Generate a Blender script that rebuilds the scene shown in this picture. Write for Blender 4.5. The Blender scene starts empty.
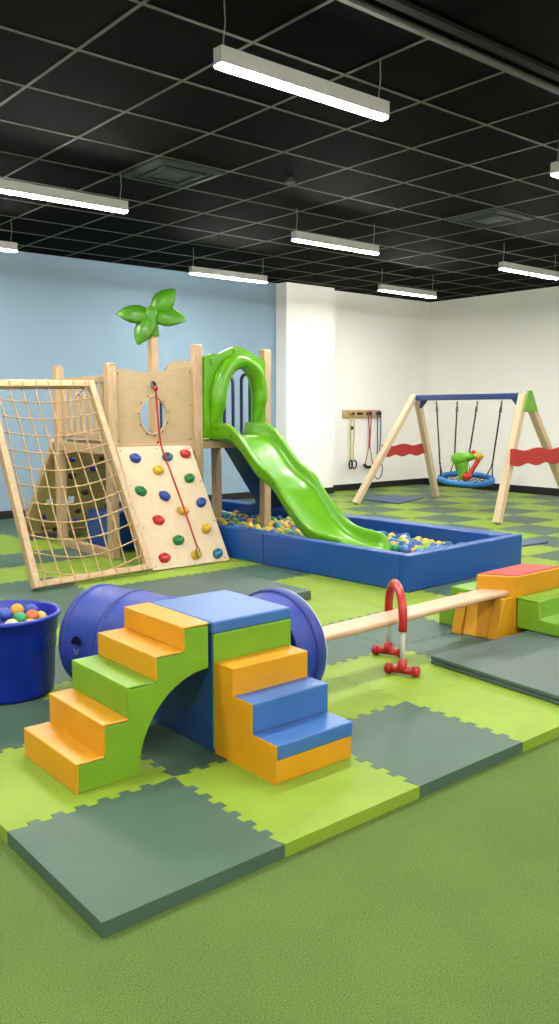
import bpy, bmesh, math, random
from mathutils import Vector, Matrix, Euler

random.seed(11)
SC = bpy.context.scene
COL = SC.collection
FLOOR_TOP = 0.05          # top of the foam tiles
CEIL = 3.56

# ------------------------------------------------------------------ materials
def lin(c):
    c = c / 255.0
    return c / 12.92 if c <= 0.04045 else ((c + 0.055) / 1.055) ** 2.4

def col(rgb):
    return (lin(rgb[0]), lin(rgb[1]), lin(rgb[2]), 1.0)

def base_mat(name):
    m = bpy.data.materials.new(name)
    m.use_nodes = True
    nt = m.node_tree
    return m, nt, nt.nodes["Principled BSDF"]

def noise(nt, scale, detail=3.0, stretch=None, rough=0.5):
    tc = nt.nodes.new("ShaderNodeTexCoord")
    mp = nt.nodes.new("ShaderNodeMapping")
    nz = nt.nodes.new("ShaderNodeTexNoise")
    nz.inputs["Scale"].default_value = scale
    nz.inputs["Detail"].default_value = detail
    nz.inputs["Roughness"].default_value = rough
    if stretch:
        mp.inputs["Scale"].default_value = stretch
    nt.links.new(tc.outputs["Object"], mp.inputs["Vector"])
    nt.links.new(mp.outputs["Vector"], nz.inputs["Vector"])
    return nz

def ramp(nt, src, stops):
    r = nt.nodes.new("ShaderNodeValToRGB")
    el = r.color_ramp.elements
    while len(el) < len(stops):
        el.new(0.5)
    for e, (p, c) in zip(el, stops):
        e.position = p
        e.color = c
    nt.links.new(src, r.inputs["Fac"])
    return r

ALB = 0.60            # paints and plastics are kept this much below their chart colour
def scaled(rgb, k, dim=None):
    c = col([max(0, min(255, v * k)) for v in rgb])
    d = ALB if dim is None else dim
    return (c[0] * d, c[1] * d, c[2] * d, 1.0)

def surf(name, rgb, rough=0.5, vary=0.05, scale=6.0, bump=0.0, bscale=60.0, spec=0.5, stretch=None, metal=0.0, dim=None):
    m, nt, b = base_mat(name)
    nz = noise(nt, scale, 3.0, stretch)
    r = ramp(nt, nz.outputs["Fac"], [(0.3, scaled(rgb, 1 - vary, dim)), (0.7, scaled(rgb, 1 + vary, dim))])
    nt.links.new(r.outputs["Color"], b.inputs["Base Color"])
    b.inputs["Roughness"].default_value = rough
    b.inputs["Specular IOR Level"].default_value = spec
    b.inputs["Metallic"].default_value = metal
    if bump:
        n2 = noise(nt, bscale, 4.0)
        bp = nt.nodes.new("ShaderNodeBump")
        bp.inputs["Strength"].default_value = bump
        bp.inputs["Distance"].default_value = 0.01
        nt.links.new(n2.outputs["Fac"], bp.inputs["Height"])
        nt.links.new(bp.outputs["Normal"], b.inputs["Normal"])
    return m

def wood(name, rgb, stretch, rough=0.5, vary=0.09):
    m, nt, b = base_mat(name)
    nz = noise(nt, 9.0, 5.0, stretch, 0.6)
    r = ramp(nt, nz.outputs["Fac"], [(0.28, scaled(rgb, 1 - vary * 1.5)), (0.5, scaled(rgb, 1)), (0.75, scaled(rgb, 1 + vary * 0.7))])
    nt.links.new(r.outputs["Color"], b.inputs["Base Color"])
    b.inputs["Roughness"].default_value = rough
    b.inputs["Specular IOR Level"].default_value = 0.35
    return m

def emit(name, rgb, strength):
    m, nt, b = base_mat(name)
    b.inputs["Base Color"].default_value = col(rgb)
    b.inputs["Emission Color"].default_value = col(rgb)
    b.inputs["Emission Strength"].default_value = strength
    return m

M = {}
M["wall_white"] = surf("white wall paint", (240, 237, 231), 0.75, 0.008, 1.5, 0.05, 180, 0.2, dim=1.0)
M["wall_blue"] = surf("blue wall paint", (131, 154, 172), 0.75, 0.012, 1.5, 0.05, 180, 0.2, dim=1.0)
M["base_black"] = surf("black rubber baseboard", (28, 28, 27), 0.5, 0.1)
M["tbar"] = surf("grey ceiling grid metal", (112, 112, 103), 0.6, 0.05, spec=0.1)
M["tbar_dark"] = surf("dark ceiling beam paint", (40, 40, 36), 0.7, 0.05, spec=0.05)
M["vent"] = surf("grey vent metal", (74, 80, 80), 0.6, 0.05, spec=0.1)
M["vent_dark"] = surf("vent throat", (22, 24, 24), 0.6, 0.05)
M["fixture"] = surf("white fixture paint", (228, 226, 220), 0.5, 0.02)
M["glow"] = emit("lit diffuser", (255, 252, 247), 310.0)
M["wire"] = surf("steel wire", (150, 150, 145), 0.4, 0.05)
M["mat_lime"] = surf("light green foam mat", (156, 188, 62), 0.5, 0.03, 4, 0.05, 260, 0.16)
M["mat_dark"] = surf("dark green foam mat", (86, 116, 96), 0.48, 0.03, 4, 0.05, 260, 0.22)
M["mat_fold"] = surf("grey green vinyl mat", (86, 110, 99), 0.5, 0.03, 3, 0.05, 120, 0.4)
M["mat_fold_edge"] = surf("dark mat side", (46, 74, 66), 0.5, 0.03)
M["mat_blue"] = surf("blue grey vinyl mat", (84, 106, 146), 0.5, 0.04)
M["orange"] = surf("orange vinyl", (246, 173, 28), 0.38, 0.025, 5, 0.06, 30, 0.45)
M["lime"] = surf("lime vinyl", (132, 188, 40), 0.4, 0.03, 5, 0.06, 30, 0.45)
M["foam_blue"] = surf("mid blue vinyl", (68, 124, 196), 0.38, 0.03, 5, 0.06, 30, 0.45)
M["deep_blue"] = surf("deep blue vinyl", (36, 84, 146), 0.42, 0.03, 5, 0.06, 30, 0.4)
M["red_vinyl"] = surf("red vinyl", (212, 62, 58), 0.6, 0.03, 5, 0.05, 30)
M["pit_blue"] = surf("royal blue vinyl", (18, 88, 174), 0.36, 0.03, 3, 0.04, 30, 0.6)
M["tunnel"] = surf("blue nylon fabric", (44, 72, 174), 0.5, 0.06, 4, 0.25, 22, 0.4)
M["tunnel_band"] = surf("dark blue nylon binding", (42, 64, 160), 0.55, 0.06, 5, 0.2, 40)
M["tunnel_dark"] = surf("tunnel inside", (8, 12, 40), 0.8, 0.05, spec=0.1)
M["stitch"] = surf("grey stitching", (150, 160, 190), 0.6, 0.05)
M["wood_swing"] = wood("peach swing timber", (252, 222, 182), (5, 5, 0.7), 0.5, 0.05)
M["piping"] = surf("pale piping", (206, 216, 232), 0.5, 0.02)
M["tub"] = surf("dark blue plastic", (8, 46, 186), 0.35, 0.04, 3, 0.0, 30, 0.5)
M["wood_v"] = wood("pale upright timber", (234, 199, 154), (6, 6, 0.7))
M["wood_x"] = wood("pale cross timber", (232, 196, 150), (0.7, 6, 6))
M["wood_y"] = wood("pale side timber", (230, 194, 148), (6, 0.7, 6))
M["ply"] = wood("birch plywood", (228, 198, 152), (0.8, 3, 2.0), 0.45, 0.035)
M["ply_ramp"] = wood("birch climbing board", (240, 216, 178), (2.0, 0.7, 0.7), 0.42, 0.03)
M["ply_brown"] = wood("shaded brown plywood", (250, 218, 150), (1.0, 3, 1.0), 0.55, 0.06)
M["beam_wood"] = wood("peach balance beam wood", (238, 196, 156), (0.6, 6, 6), 0.45, 0.04)
M["rope"] = surf("natural rope", (214, 178, 124), 0.8, 0.1, 40, 0.3, 200)
M["slide"] = surf("lime green moulded plastic", (112, 190, 10), 0.32, 0.03, 2, 0.0, 30, 0.5)
M["leaf"] = surf("leaf green plastic", (92, 170, 26), 0.42, 0.08, 6, 0.0, 30, 0.5)
M["navy"] = surf("navy paint", (32, 46, 92), 0.4, 0.04)
M["navy_pad"] = surf("navy vinyl", (34, 58, 112), 0.45, 0.04, 4, 0.05, 30)
M["red"] = surf("red plastic", (206, 36, 40), 0.35, 0.04)
M["red_rope"] = surf("red cord", (196, 28, 36), 0.6, 0.05)
M["red_board"] = surf("red wavy board paint", (222, 52, 52), 0.45, 0.03)
M["white_post"] = surf("white tube", (226, 222, 212), 0.4, 0.02)
M["swing_blue"] = surf("swing ring blue", (44, 130, 206), 0.5, 0.05)
M["beam_blue"] = surf("swing beam blue", (44, 74, 140), 0.4, 0.04)
M["black"] = surf("black rope", (24, 24, 26), 0.6, 0.05)
M["steel"] = surf("steel", (150, 150, 150), 0.3, 0.03, 6, 0, 30, 0.5, None, 0.9)
M["toy_green"] = surf("toy green", (122, 204, 40), 0.4, 0.04)
M["toy_yellow"] = surf("toy yellow", (222, 204, 60), 0.4, 0.04)
M["toy_red"] = surf("toy red", (226, 60, 44), 0.4, 0.04)
M["bracket"] = surf("lime bracket", (140, 206, 62), 0.45, 0.03)
M["yellow_cord"] = surf("yellow band", (236, 206, 84), 0.5, 0.04)
M["pink_cord"] = surf("red band", (198, 66, 84), 0.5, 0.04)
M["blue_cord"] = surf("blue band", (56, 72, 140), 0.5, 0.04)
M["h_blue"] = surf("blue resin", (40, 76, 168), 0.4, 0.06)
M["h_teal"] = surf("teal resin", (38, 124, 156), 0.4, 0.06)
M["h_red"] = surf("red resin", (206, 40, 48), 0.4, 0.06)
M["h_green"] = surf("green resin", (28, 132, 66), 0.4, 0.06)
M["h_yellow"] = surf("yellow resin", (236, 190, 44), 0.4, 0.06)
BALLC = {"yellow": (240, 206, 62), "amber": (242, 178, 50), "blue": (58, 90, 194), "sky": (70, 142, 202), "teal": (44, 116, 158),
         "navy": (38, 62, 140), "green": (54, 172, 92), "lime": (164, 206, 74), "orange": (240, 120, 50), "red": (214, 56, 62),
         "cream": (226, 222, 170), "peach": (236, 184, 130)}
for k, c in BALLC.items():
    M["ball_" + k] = surf(k + " ball plastic", c, 0.35, 0.04, 8)

# turf carpet: speckled short pile
def turf_mat():
    m, nt, b = base_mat("olive turf carpet")
    n1 = noise(nt, 210.0, 3.0, None, 0.75)
    n2 = noise(nt, 2.2, 2.0)
    r1 = ramp(nt, n1.outputs["Fac"], [(0.32, scaled((84, 112, 46), 1)), (0.5, scaled((118, 146, 72), 1)), (0.68, scaled((150, 176, 104), 1))])
    r2 = ramp(nt, n2.outputs["Fac"], [(0.3, col((240, 240, 235))), (0.7, col((255, 255, 255)))])
    mx = nt.nodes.new("ShaderNodeMixRGB")
    mx.blend_type = "MULTIPLY"
    mx.inputs["Fac"].default_value = 1.0
    nt.links.new(r1.outputs["Color"], mx.inputs["Color1"])
    nt.links.new(r2.outputs["Color"], mx.inputs["Color2"])
    nt.links.new(mx.outputs["Color"], b.inputs["Base Color"])
    b.inputs["Roughness"].default_value = 0.95
    b.inputs["Specular IOR Level"].default_value = 0.1
    bp = nt.nodes.new("ShaderNodeBump")
    bp.inputs["Strength"].default_value = 0.6
    bp.inputs["Distance"].default_value = 0.01
    nt.links.new(n1.outputs["Fac"], bp.inputs["Height"])
    nt.links.new(bp.outputs["Normal"], b.inputs["Normal"])
    return m
M["turf"] = turf_mat()

# black ceiling tiles, each with its own slight tone
GX0, GP = 0.231, 0.722
GY0, GPY = 3.255, 0.725
def ceil_mat():
    m, nt, b = base_mat("black ceiling tiles")
    tc = nt.nodes.new("ShaderNodeTexCoord")
    mp = nt.nodes.new("ShaderNodeMapping")
    mp.inputs["Location"].default_value = (-GX0 / GP, -GY0 / GPY, 0)
    mp.inputs["Scale"].default_value = (1 / GP, 1 / GPY, 0)
    fl = nt.nodes.new("ShaderNodeVectorMath")
    fl.operation = "FLOOR"
    wn = nt.nodes.new("ShaderNodeTexWhiteNoise")
    wn.noise_dimensions = "3D"
    nt.links.new(tc.outputs["Object"], mp.inputs["Vector"])
    nt.links.new(mp.outputs["Vector"], fl.inputs[0])
    nt.links.new(fl.outputs["Vector"], wn.inputs["Vector"])
    r = ramp(nt, wn.outputs["Value"], [(0.0, col((3, 3, 3))), (0.5, col((8, 8, 7))), (1.0, col((14, 15, 12)))])
    nt.links.new(r.outputs["Color"], b.inputs["Base Color"])
    b.inputs["Roughness"].default_value = 0.8
    b.inputs["Specular IOR Level"].default_value = 0.02
    return m
M["ceil"] = ceil_mat()

# ------------------------------------------------------------------ mesh helpers
class MB:
    def __init__(self):
        self.v, self.f = [], []
    def add(self, v, f):
        n = len(self.v)
        self.v += [tuple(p) for p in v]
        self.f += [[i + n for i in q] for q in f]
        return self
    def box(self, x0, x1, y0, y1, z0, z1):
        v = [(x0, y0, z0), (x1, y0, z0), (x1, y1, z0), (x0, y1, z0), (x0, y0, z1), (x1, y0, z1), (x1, y1, z1), (x0, y1, z1)]
        return self.hexa(v)
    def hexa(self, v):
        return self.add(v, [(0, 3, 2, 1), (4, 5, 6, 7), (0, 1, 5, 4), (1, 2, 6, 5), (2, 3, 7, 6), (3, 0, 4, 7)])
    def prism(self, pts, d):
        """pts: loop of 3D points, d: extrusion vector"""
        n = len(pts)
        d = Vector(d)
        v = [Vector(p) for p in pts] + [Vector(p) + d for p in pts]
        f = [list(range(n))[::-1], list(range(n, 2 * n))]
        f += [(i, (i + 1) % n, n + (i + 1) % n, n + i) for i in range(n)]
        return self.add(v, f)
    def bar(self, a, b, w, h, up=(0, 0, 1)):
        """rectangular bar from a to b, w across, h along up"""
        a, b, up = Vector(a), Vector(b), Vector(up)
        d = (b - a).normalized()
        s = d.cross(up).normalized()
        u = s.cross(d).normalized()
        v = []
        for p in (a, b):
            for i, j in ((-1, -1), (1, -1), (1, 1), (-1, 1)):
                v.append(p + s * i * w / 2 + u * j * h / 2)
        return self.add(v, [(0, 1, 2, 3), (7, 6, 5, 4), (0, 4, 5, 1), (1, 5, 6, 2), (2, 6, 7, 3), (3, 7, 4, 0)])
    def tube(self, path, r, seg=10, closed=False, squash=1.0):
        P = [Vector(p) for p in path]
        n = len(P)
        R = r if isinstance(r, (list, tuple)) else [r] * n
        v, f = [], []
        prev = None
        for i in range(n):
            if closed:
                t = P[(i + 1) % n] - P[i - 1]
            else:
                t = P[min(i + 1, n - 1)] - P[max(i - 1, 0)]
            t.normalize()
            if prev is None:
                ref = Vector((0, 0, 1)) if abs(t.z) < 0.9 else Vector((1, 0, 0))
                nrm = t.cross(ref).normalized()
            else:
                nrm = (prev - t * prev.dot(t)).normalized()
            prev = nrm
            bi = t.cross(nrm)
            for k in range(seg):
                a = 2 * math.pi * k / seg
                v.append(P[i] + nrm * math.cos(a) * R[i] + bi * math.sin(a) * R[i] * squash)
        m = n if closed else n - 1
        for i in range(m):
            j = (i + 1) % n
            for k in range(seg):
                l = (k + 1) % seg
                f.append((i * seg + k, i * seg + l, j * seg + l, j * seg + k))
        if not closed:
            f.append(list(range(seg))[::-1])
            f.append([(n - 1) * seg + k for k in range(seg)])
        return self.add(v, f)
    def lathe(self, prof, c, seg=40, axis=(0, 0, 1), caps=True):
        """prof: (radius, height) along axis from c"""
        ax = Vector(axis).normalized()
        ref = Vector((0, 0, 1)) if abs(ax.z) < 0.9 else Vector((1, 0, 0))
        a1 = ax.cross(ref).normalized()
        a2 = ax.cross(a1)
        c = Vector(c)
        v, f = [], []
        for r, h in prof:
            for k in range(seg):
                t = 2 * math.pi * k / seg
                v.append(c + ax * h + (a1 * math.cos(t) + a2 * math.sin(t)) * r)
        for i in range(len(prof) - 1):
            for k in range(seg):
                l = (k + 1) % seg
                f.append((i * seg + k, i * seg + l, (i + 1) * seg + l, (i + 1) * seg + k))
        if caps:
            f.append(list(range(seg))[::-1])
            f.append([(len(prof) - 1) * seg + k for k in range(seg)])
        return self.add(v, f)
    def ball(self, c, r, seg=14, rings=8, sc=(1, 1, 1), rot=None):
        v, f = [], []
        c = Vector(c)
        v.append(Vector((0, 0, 1)))
        for i in range(1, rings):
            p = math.pi * i / rings
            for k in range(seg):
                t = 2 * math.pi * k / seg
                v.append(Vector((math.sin(p) * math.cos(t), math.sin(p) * math.sin(t), math.cos(p))))
        v.append(Vector((0, 0, -1)))
        for k in range(seg):
            f.append((0, 1 + k, 1 + (k + 1) % seg))
        for i in range(rings - 2):
            for k in range(seg):
                l = (k + 1) % seg
                a = 1 + i * seg
                f.append((a + k, a + seg + k, a + seg + l, a + l))
        last = len(v) - 1
        a = 1 + (rings - 2) * seg
        for k in range(seg):
            f.append((a + k, last, a + (k + 1) % seg))
        out = []
        for p in v:
            q = Vector((p.x * sc[0] * r, p.y * sc[1] * r, p.z * sc[2] * r))
            if rot is not None:
                q = rot @ q
            out.append(c + q)
        return self.add(out, f)
    def build(self, name, mat, parent=None, loc=None, smooth=False, bevel=0.0, bseg=2, angle=35, label=None, sub=0):
        org = Vector(loc) if loc is not None else Vector((0, 0, 0))
        if parent is not None:
            p = parent
            while p is not None:
                org = org + p.location
                p = p.parent
        me = bpy.data.meshes.new(name)
        me.from_pydata([tuple(Vector(p) - org) for p in self.v], [], self.f)
        me.validate()
        bm = bmesh.new()
        bm.from_mesh(me)
        bmesh.ops.recalc_face_normals(bm, faces=bm.faces)
        bm.to_mesh(me)
        bm.free()
        me.materials.append(mat)
        if smooth or bevel:
            for p in me.polygons:
                p.use_smooth = True
        o = bpy.data.objects.new(name, me)
        COL.objects.link(o)
        o.location = Vector(loc) if loc is not None else (0, 0, 0)
        if parent is not None:
            o.parent = parent
        if bevel:
            b = o.modifiers.new("edge", "BEVEL")
            b.width = bevel
            b.segments = bseg
            b.limit_method = "ANGLE"
            b.angle_limit = math.radians(angle)
            b.harden_normals = False
        if sub:
            s = o.modifiers.new("round", "SUBSURF")
            s.levels = s.render_levels = sub
        if smooth == "auto" or (bevel and smooth is not True):
            sm = o.modifiers.new("shade", "WEIGHTED_NORMAL") if bevel else None
            if sm:
                sm.keep_sharp = True
        if label:
            o["label"] = label
        return o

def set_sharp(o, deg=40):
    me = o.data
    bm = bmesh.new()
    bm.from_mesh(me)
    for e in bm.edges:
        if len(e.link_faces) == 2 and e.calc_face_angle(0) > math.radians(deg):
            e.smooth = False
    bm.to_mesh(me)
    bm.free()
    return o

def tag(o, label, cat, group=None, kind=None):
    o["label"] = label
    o["category"] = cat
    if group:
        o["group"] = group
    if kind:
        o["kind"] = kind
    return o

def thing(name, loc, label, cat, group=None):
    e = bpy.data.objects.new(name, None)
    e.empty_display_size = 0.1
    COL.objects.link(e)
    e.location = loc
    return tag(e, label, cat, group)

def struct(o):
    o["kind"] = "structure"
    return o

def plate(name, outer, holes, thick, mp, mat, parent=None, bevel=0.004, label=None, loc=None):
    """flat board with holes. outer/holes: 2D loops (a, b); mp maps (a, b, c) -> world, c across the thickness"""
    cu = bpy.data.curves.new(name, "CURVE")
    cu.dimensions = "2D"
    cu.fill_mode = "BOTH"
    cu.extrude = thick / 2
    for loop in [outer] + list(holes):
        s = cu.splines.new("POLY")
        s.points.add(len(loop) - 1)
        for p, (a, b) in zip(s.points, loop):
            p.co = (a, b, 0, 1)
        s.use_cyclic_u = True
    tmp = bpy.data.objects.new("tmp", cu)
    me = bpy.data.meshes.new_from_object(tmp)
    mb = MB()
    mb.add([mp(v.co.x, v.co.y, v.co.z) for v in me.vertices], [list(p.vertices) for p in me.polygons])
    bpy.data.objects.remove(tmp)
    bpy.data.curves.remove(cu)
    bpy.data.meshes.remove(me)
    # weld the caps to the rim
    o = mb.build(name, mat, parent, loc=loc, label=label)
    bm = bmesh.new()
    bm.from_mesh(o.data)
    bmesh.ops.remove_doubles(bm, verts=bm.verts, dist=1e-5)
    bmesh.ops.recalc_face_normals(bm, faces=bm.faces)
    bm.to_mesh(o.data)
    bm.free()
    if bevel:
        for p in o.data.polygons:
            p.use_smooth = False
    return o

def circle(cx, cy, rx, ry, n=28, a0=0.0):
    return [(cx + rx * math.cos(a0 + 2 * math.pi * i / n), cy + ry * math.sin(a0 + 2 * math.pi * i / n)) for i in range(n)]

def catmull(pts, n=8):
    P = [Vector(p) for p in pts]
    out = []
    for i in range(len(P) - 1):
        p0, p1, p2, p3 = P[max(i - 1, 0)], P[i], P[i + 1], P[min(i + 2, len(P) - 1)]
        for k in range(n):
            t = k / n
            out.append(0.5 * ((2 * p1) + (p2 - p0) * t + (2 * p0 - 5 * p1 + 4 * p2 - p3) * t * t + (3 * p1 - p0 - 3 * p2 + p3) * t ** 3))
    out.append(P[-1])
    return out

ORD = ["first", "second", "third", "fourth", "fifth", "sixth", "seventh", "eighth", "ninth", "tenth", "eleventh", "twelfth",
       "thirteenth", "fourteenth", "fifteenth", "sixteenth", "seventeenth", "eighteenth"]

# ------------------------------------------------------------------ room shell
RX0, RX1, RY0, RY1 = -4.0, 12.9, -4.0, 10.93
struct(MB().box(RX0, RX1, RY0, RY1, -0.1, 0.0).build("floor", M["turf"]))
struct(MB().box(RX0, RX1, RY0, RY1, CEIL + 0.012, CEIL + 0.1).build("ceiling", M["ceil"]))
struct(MB().box(RX0, 9.03, RY1, RY1 + 0.15, 0, CEIL + 0.1).build("wall_back_blue", M["wall_blue"]))
struct(MB().box(9.03, RX1 + 0.15, RY1, RY1 + 0.15, 0, CEIL + 0.1).build("wall_back_white", M["wall_white"]))
struct(MB().box(9.03, 10.1, 10.66, RY1, 0, CEIL).build("wall_pillar", M["wall_white"]))
struct(MB().box(RX1, RX1 + 0.15, RY0, RY1 + 0.15, 0, CEIL + 0.1).build("wall_right", M["wall_white"]))
struct(MB().box(RX0 - 0.15, RX0, RY0, RY1 + 0.15, 0, CEIL + 0.1).build("wall_left", M["wall_white"]))
struct(MB().box(RX0, RX1, RY0 - 0.15, RY0, 0, CEIL + 0.1).build("wall_front", M["wall_white"]))
struct(MB().box(RX0, 9.03, RY1 - 0.012, RY1, 0, 0.16).build("baseboard_back_blue", M["base_black"]))
struct(MB().box(9.018, 10.112, 10.648, 10.66, 0, 0.16).build("baseboard_pillar", M["base_black"]))
struct(MB().box(10.1, RX1, RY1 - 0.012, RY1, 0, 0.16).build("baseboard_back_white", M["base_black"]))
struct(MB().box(RX1 - 0.012, RX1, RY0, RY1 - 0.012, 0, 0.16).build("baseboard_right", M["base_black"]))
# ceiling grid
mb = MB()
k = -6
while GX0 + GP * k < RX1:
    x = GX0 + GP * k
    if x > RX0:
        mb.box(x - 0.011, x + 0.011, GY0, RY1, CEIL + 0.008, CEIL + 0.012)
    k += 1
k = 1
while GY0 + GPY * k < RY1:
    y = GY0 + GPY * k
    mb.box(RX0, RX1, y - 0.011, y + 0.011, CEIL + 0.0075, CEIL + 0.012)
    k += 1
struct(mb.build("trim_1", M["tbar"]))
struct(MB().box(RX0, RX1, GY0 - 0.02, GY0 + 0.012, CEIL - 0.02, CEIL + 0.012).build("trim_2", M["tbar"]))
struct(MB().box(RX0, RX1, GY0 - 0.16, GY0 - 0.10, CEIL - 0.012, CEIL + 0.012).build("trim_3", M["tbar_dark"]))

# vents
def vent(x, y, label):
    t = thing("ceiling_vent", (x, y, CEIL - 0.02), label, "vent", "square ceiling vents")
    z = CEIL - 0.005
    def ring(a, b, z0, z1):
        m = MB()
        for s in (0, 1, 2, 3):
            pa = [(-a, -a), (a, -a), (a, a), (-a, a)]
            pb = [(-b, -b), (b, -b), (b, b), (-b, b)]
            i, j = s, (s + 1) % 4
            m.hexa([(x + pa[i][0], y + pa[i][1], z0), (x + pa[j][0], y + pa[j][1], z0), (x + pb[j][0], y + pb[j][1], z0 - 0.012), (x + pb[i][0], y + pb[i][1], z0 - 0.012),
                    (x + pa[i][0], y + pa[i][1], z1), (x + pa[j][0], y + pa[j][1], z1), (x + pb[j][0], y + pb[j][1], z1), (x + pb[i][0], y + pb[i][1], z1)])
        return m
    ring(0.335, 0.27, z - 0.004, z + 0.015).build("frame", M["vent"], t)
    ring(0.215, 0.165, z - 0.012, z + 0.015).build("louvre", M["vent"], t)
    MB().box(x - 0.28, x + 0.28, y - 0.28, y + 0.28, z + 0.0, z + 0.012).build("backing", M["vent_dark"], t)
    MB().box(x - 0.13, x + 0.13, y - 0.13, y + 0.13, z - 0.014, z + 0.012).build("center_plate", M["vent"], t)
vent(4.203, 6.52, "square grey ceiling vent nearest the blue wall")
vent(7.81, 5.795, "square grey ceiling vent over the room's white walled end")
tag(MB().lathe([(0.045, 0), (0.05, 0.012), (0.02, 0.03), (0.02, 0.05)], (5.10, 5.97, CEIL - 0.035), 16).build("sprinkler_head", M["vent"]),
    "small round sprinkler head in the black ceiling", "sprinkler")

# linear light fixtures
def light(x, y, label, L=1.235):
    t = thing("pendant_light", (x, y, 3.23), label, "ceiling light", "long pendant light bars")
    MB().box(x, x + L, y - 0.035, y + 0.035, 3.243, 3.325).build("housing", M["fixture"], t)
    MB().box(x + 0.004, x + L - 0.004, y - 0.029, y + 0.029, 3.230, 3.246).build("diffuser", M["glow"], t)
    for s in (0.045, L - 0.05):
        MB().tube([(x + s, y, 3.32), (x + s - 0.008, y, 3.36), (x + s + 0.006, y, 3.45), (x + s, y, CEIL)], 0.0035, 6).build("hanging_wire", M["wire"], t)
light(2.64, 3.66, "long white pendant light bar nearest the camera, largest in view")
light(5.72, 3.68, "pendant light bar cut off by the right frame edge, only its tip showing")
light(2.65, 6.78, "lit pendant light bar cut off by the left frame edge, the longer of two")
light(5.82, 6.76, "lit pendant light bar in the middle of the ceiling, in front of pillar")
light(8.97, 6.47, "pendant light bar high above the swing set, nearest the right wall")
light(2.65, 9.20, "short lit end of a pendant light bar beside the blue wall at left")
light(6.20, 9.22, "pendant light bar beside the blue wall above the slide tower")
light(9.19, 8.74, "pendant light bar before the white back wall, above the swing's far frame")
for x, y in ((-0.5, 0.58), (2.65, 0.58), (5.8, 0.58), (8.95, 0.58), (-0.5, 3.66), (8.9, 3.6), (-0.5, 6.75), (-0.5, -2.4), (2.65, -2.4), (5.8, -2.4), (-3.3, 0.58), (-3.3, 3.66)):  # invented bars outside the view, added to light the room
    light(x, y, "added pendant light bar out of view, there to light the room")

# ------------------------------------------------------------------ interlocking floor tiles
TX0, TY0, TP = 1.04, 2.04, 0.685
def edge(n=6, amp=0.015, start=0.07):
    """tab outline along one edge from 0 to TP: list of (s, offset)"""
    pts = [(0, 0)]
    pitch = (TP - 2 * start) / n
    for k in range(n):
        s = start + pitch * k
        w = pitch * 0.5
        o = amp
        pts += [(s + 0.004, -o), (s + 0.007, o), (s + w + 0.004, o), (s + w + 0.007, -o)]
    pts.append((TP, 0))
    return pts
E0 = edge()
STRAIGHT = [(0, 0), (TP, 0)]
def tile_mesh(front, left, name, mat):
    f = STRAIGHT if front else E0
    l = STRAIGHT if left else E0
    loop = [(s, o) for s, o in f]
    loop += [(TP + o, s) for s, o in E0][1:]
    loop += [(s, TP + o) for s, o in reversed(E0)][1:]
    loop += [(o, s) for s, o in reversed(l)][1:-1]
    mb = MB()
    q = 0.9990; e = TP * (1 - q) / 2          # a hairline seam between neighbours
    mb.prism([(a * q + e, b * q + e, 0.0) for a, b in loop], (0, 0, FLOOR_TOP))
    o = mb.build(name, mat)
    for p in o.data.polygons:
        p.use_smooth = False
    b = o.modifiers.new("edge", "BEVEL")
    b.width = 0.0022
    b.segments = 2
    b.limit_method = "ANGLE"
    b.angle_limit = math.radians(50)
    return o
PROTO = {}
def tile(i, j, c):
    key = (j == 0, i == 0, c)
    if key not in PROTO:
        o = tile_mesh(key[0], key[1], "foam_tile", M["mat_dark"] if c == "D" else M["mat_lime"])
        PROTO[key] = o
    else:
        o = PROTO[key].copy()
        COL.objects.link(o)
    o.location = (TX0 + TP * i, TY0 + TP * j, 0)
    rr = "front row along the turf" if j == 0 else "%s row from the turf" % ORD[j]
    cc = "leftmost column" if i == 0 else "%s from the left edge" % ORD[i]
    tag(o, "%s green foam tile, %s, %s" % ("dark" if c == "D" else "light", rr, cc), "floor tile", "interlocking foam floor tiles")
    return o
OVER = {
    (3, 1): "L", (4, 1): "D", (3, 2): "D", (4, 4): "L", (5, 3): "L", (6, 3): "D", (6, 4): "L", (3, 9): "L", (3, 8): "D", (3, 7): "L", (2, 7): "L",
    (4, 11): "D", (5, 12): "D", (2, 5): "D", (4, 5): "D", (4, 6): "L", (5, 6): "L",
}
def tile_color(i, j):
    if (i, j) in OVER:
        return OVER[(i, j)]
    return "D" if (i + j) % 2 == 0 else "L"
import math as _m
def in_view(i, j):
    # a tile is laid where the photograph's field of view, plus a margin of a tile, reaches the floor
    for a in (-0.8, 0.5, 1.8):
        for b in (-0.8, 0.5, 1.8):
            x, y = TX0 + TP * (i + a), TY0 + TP * (j + b)
            ang = _m.degrees(_m.atan2(y, x))
            if 32.0 < ang < 69.0:
                return True
    return False
for j in range(13):
    for i in range(17):
        if in_view(i, j):
            tile(i, j, tile_color(i, j))

# ------------------------------------------------------------------ soft play steps in front
Z = FLOOR_TOP
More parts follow.
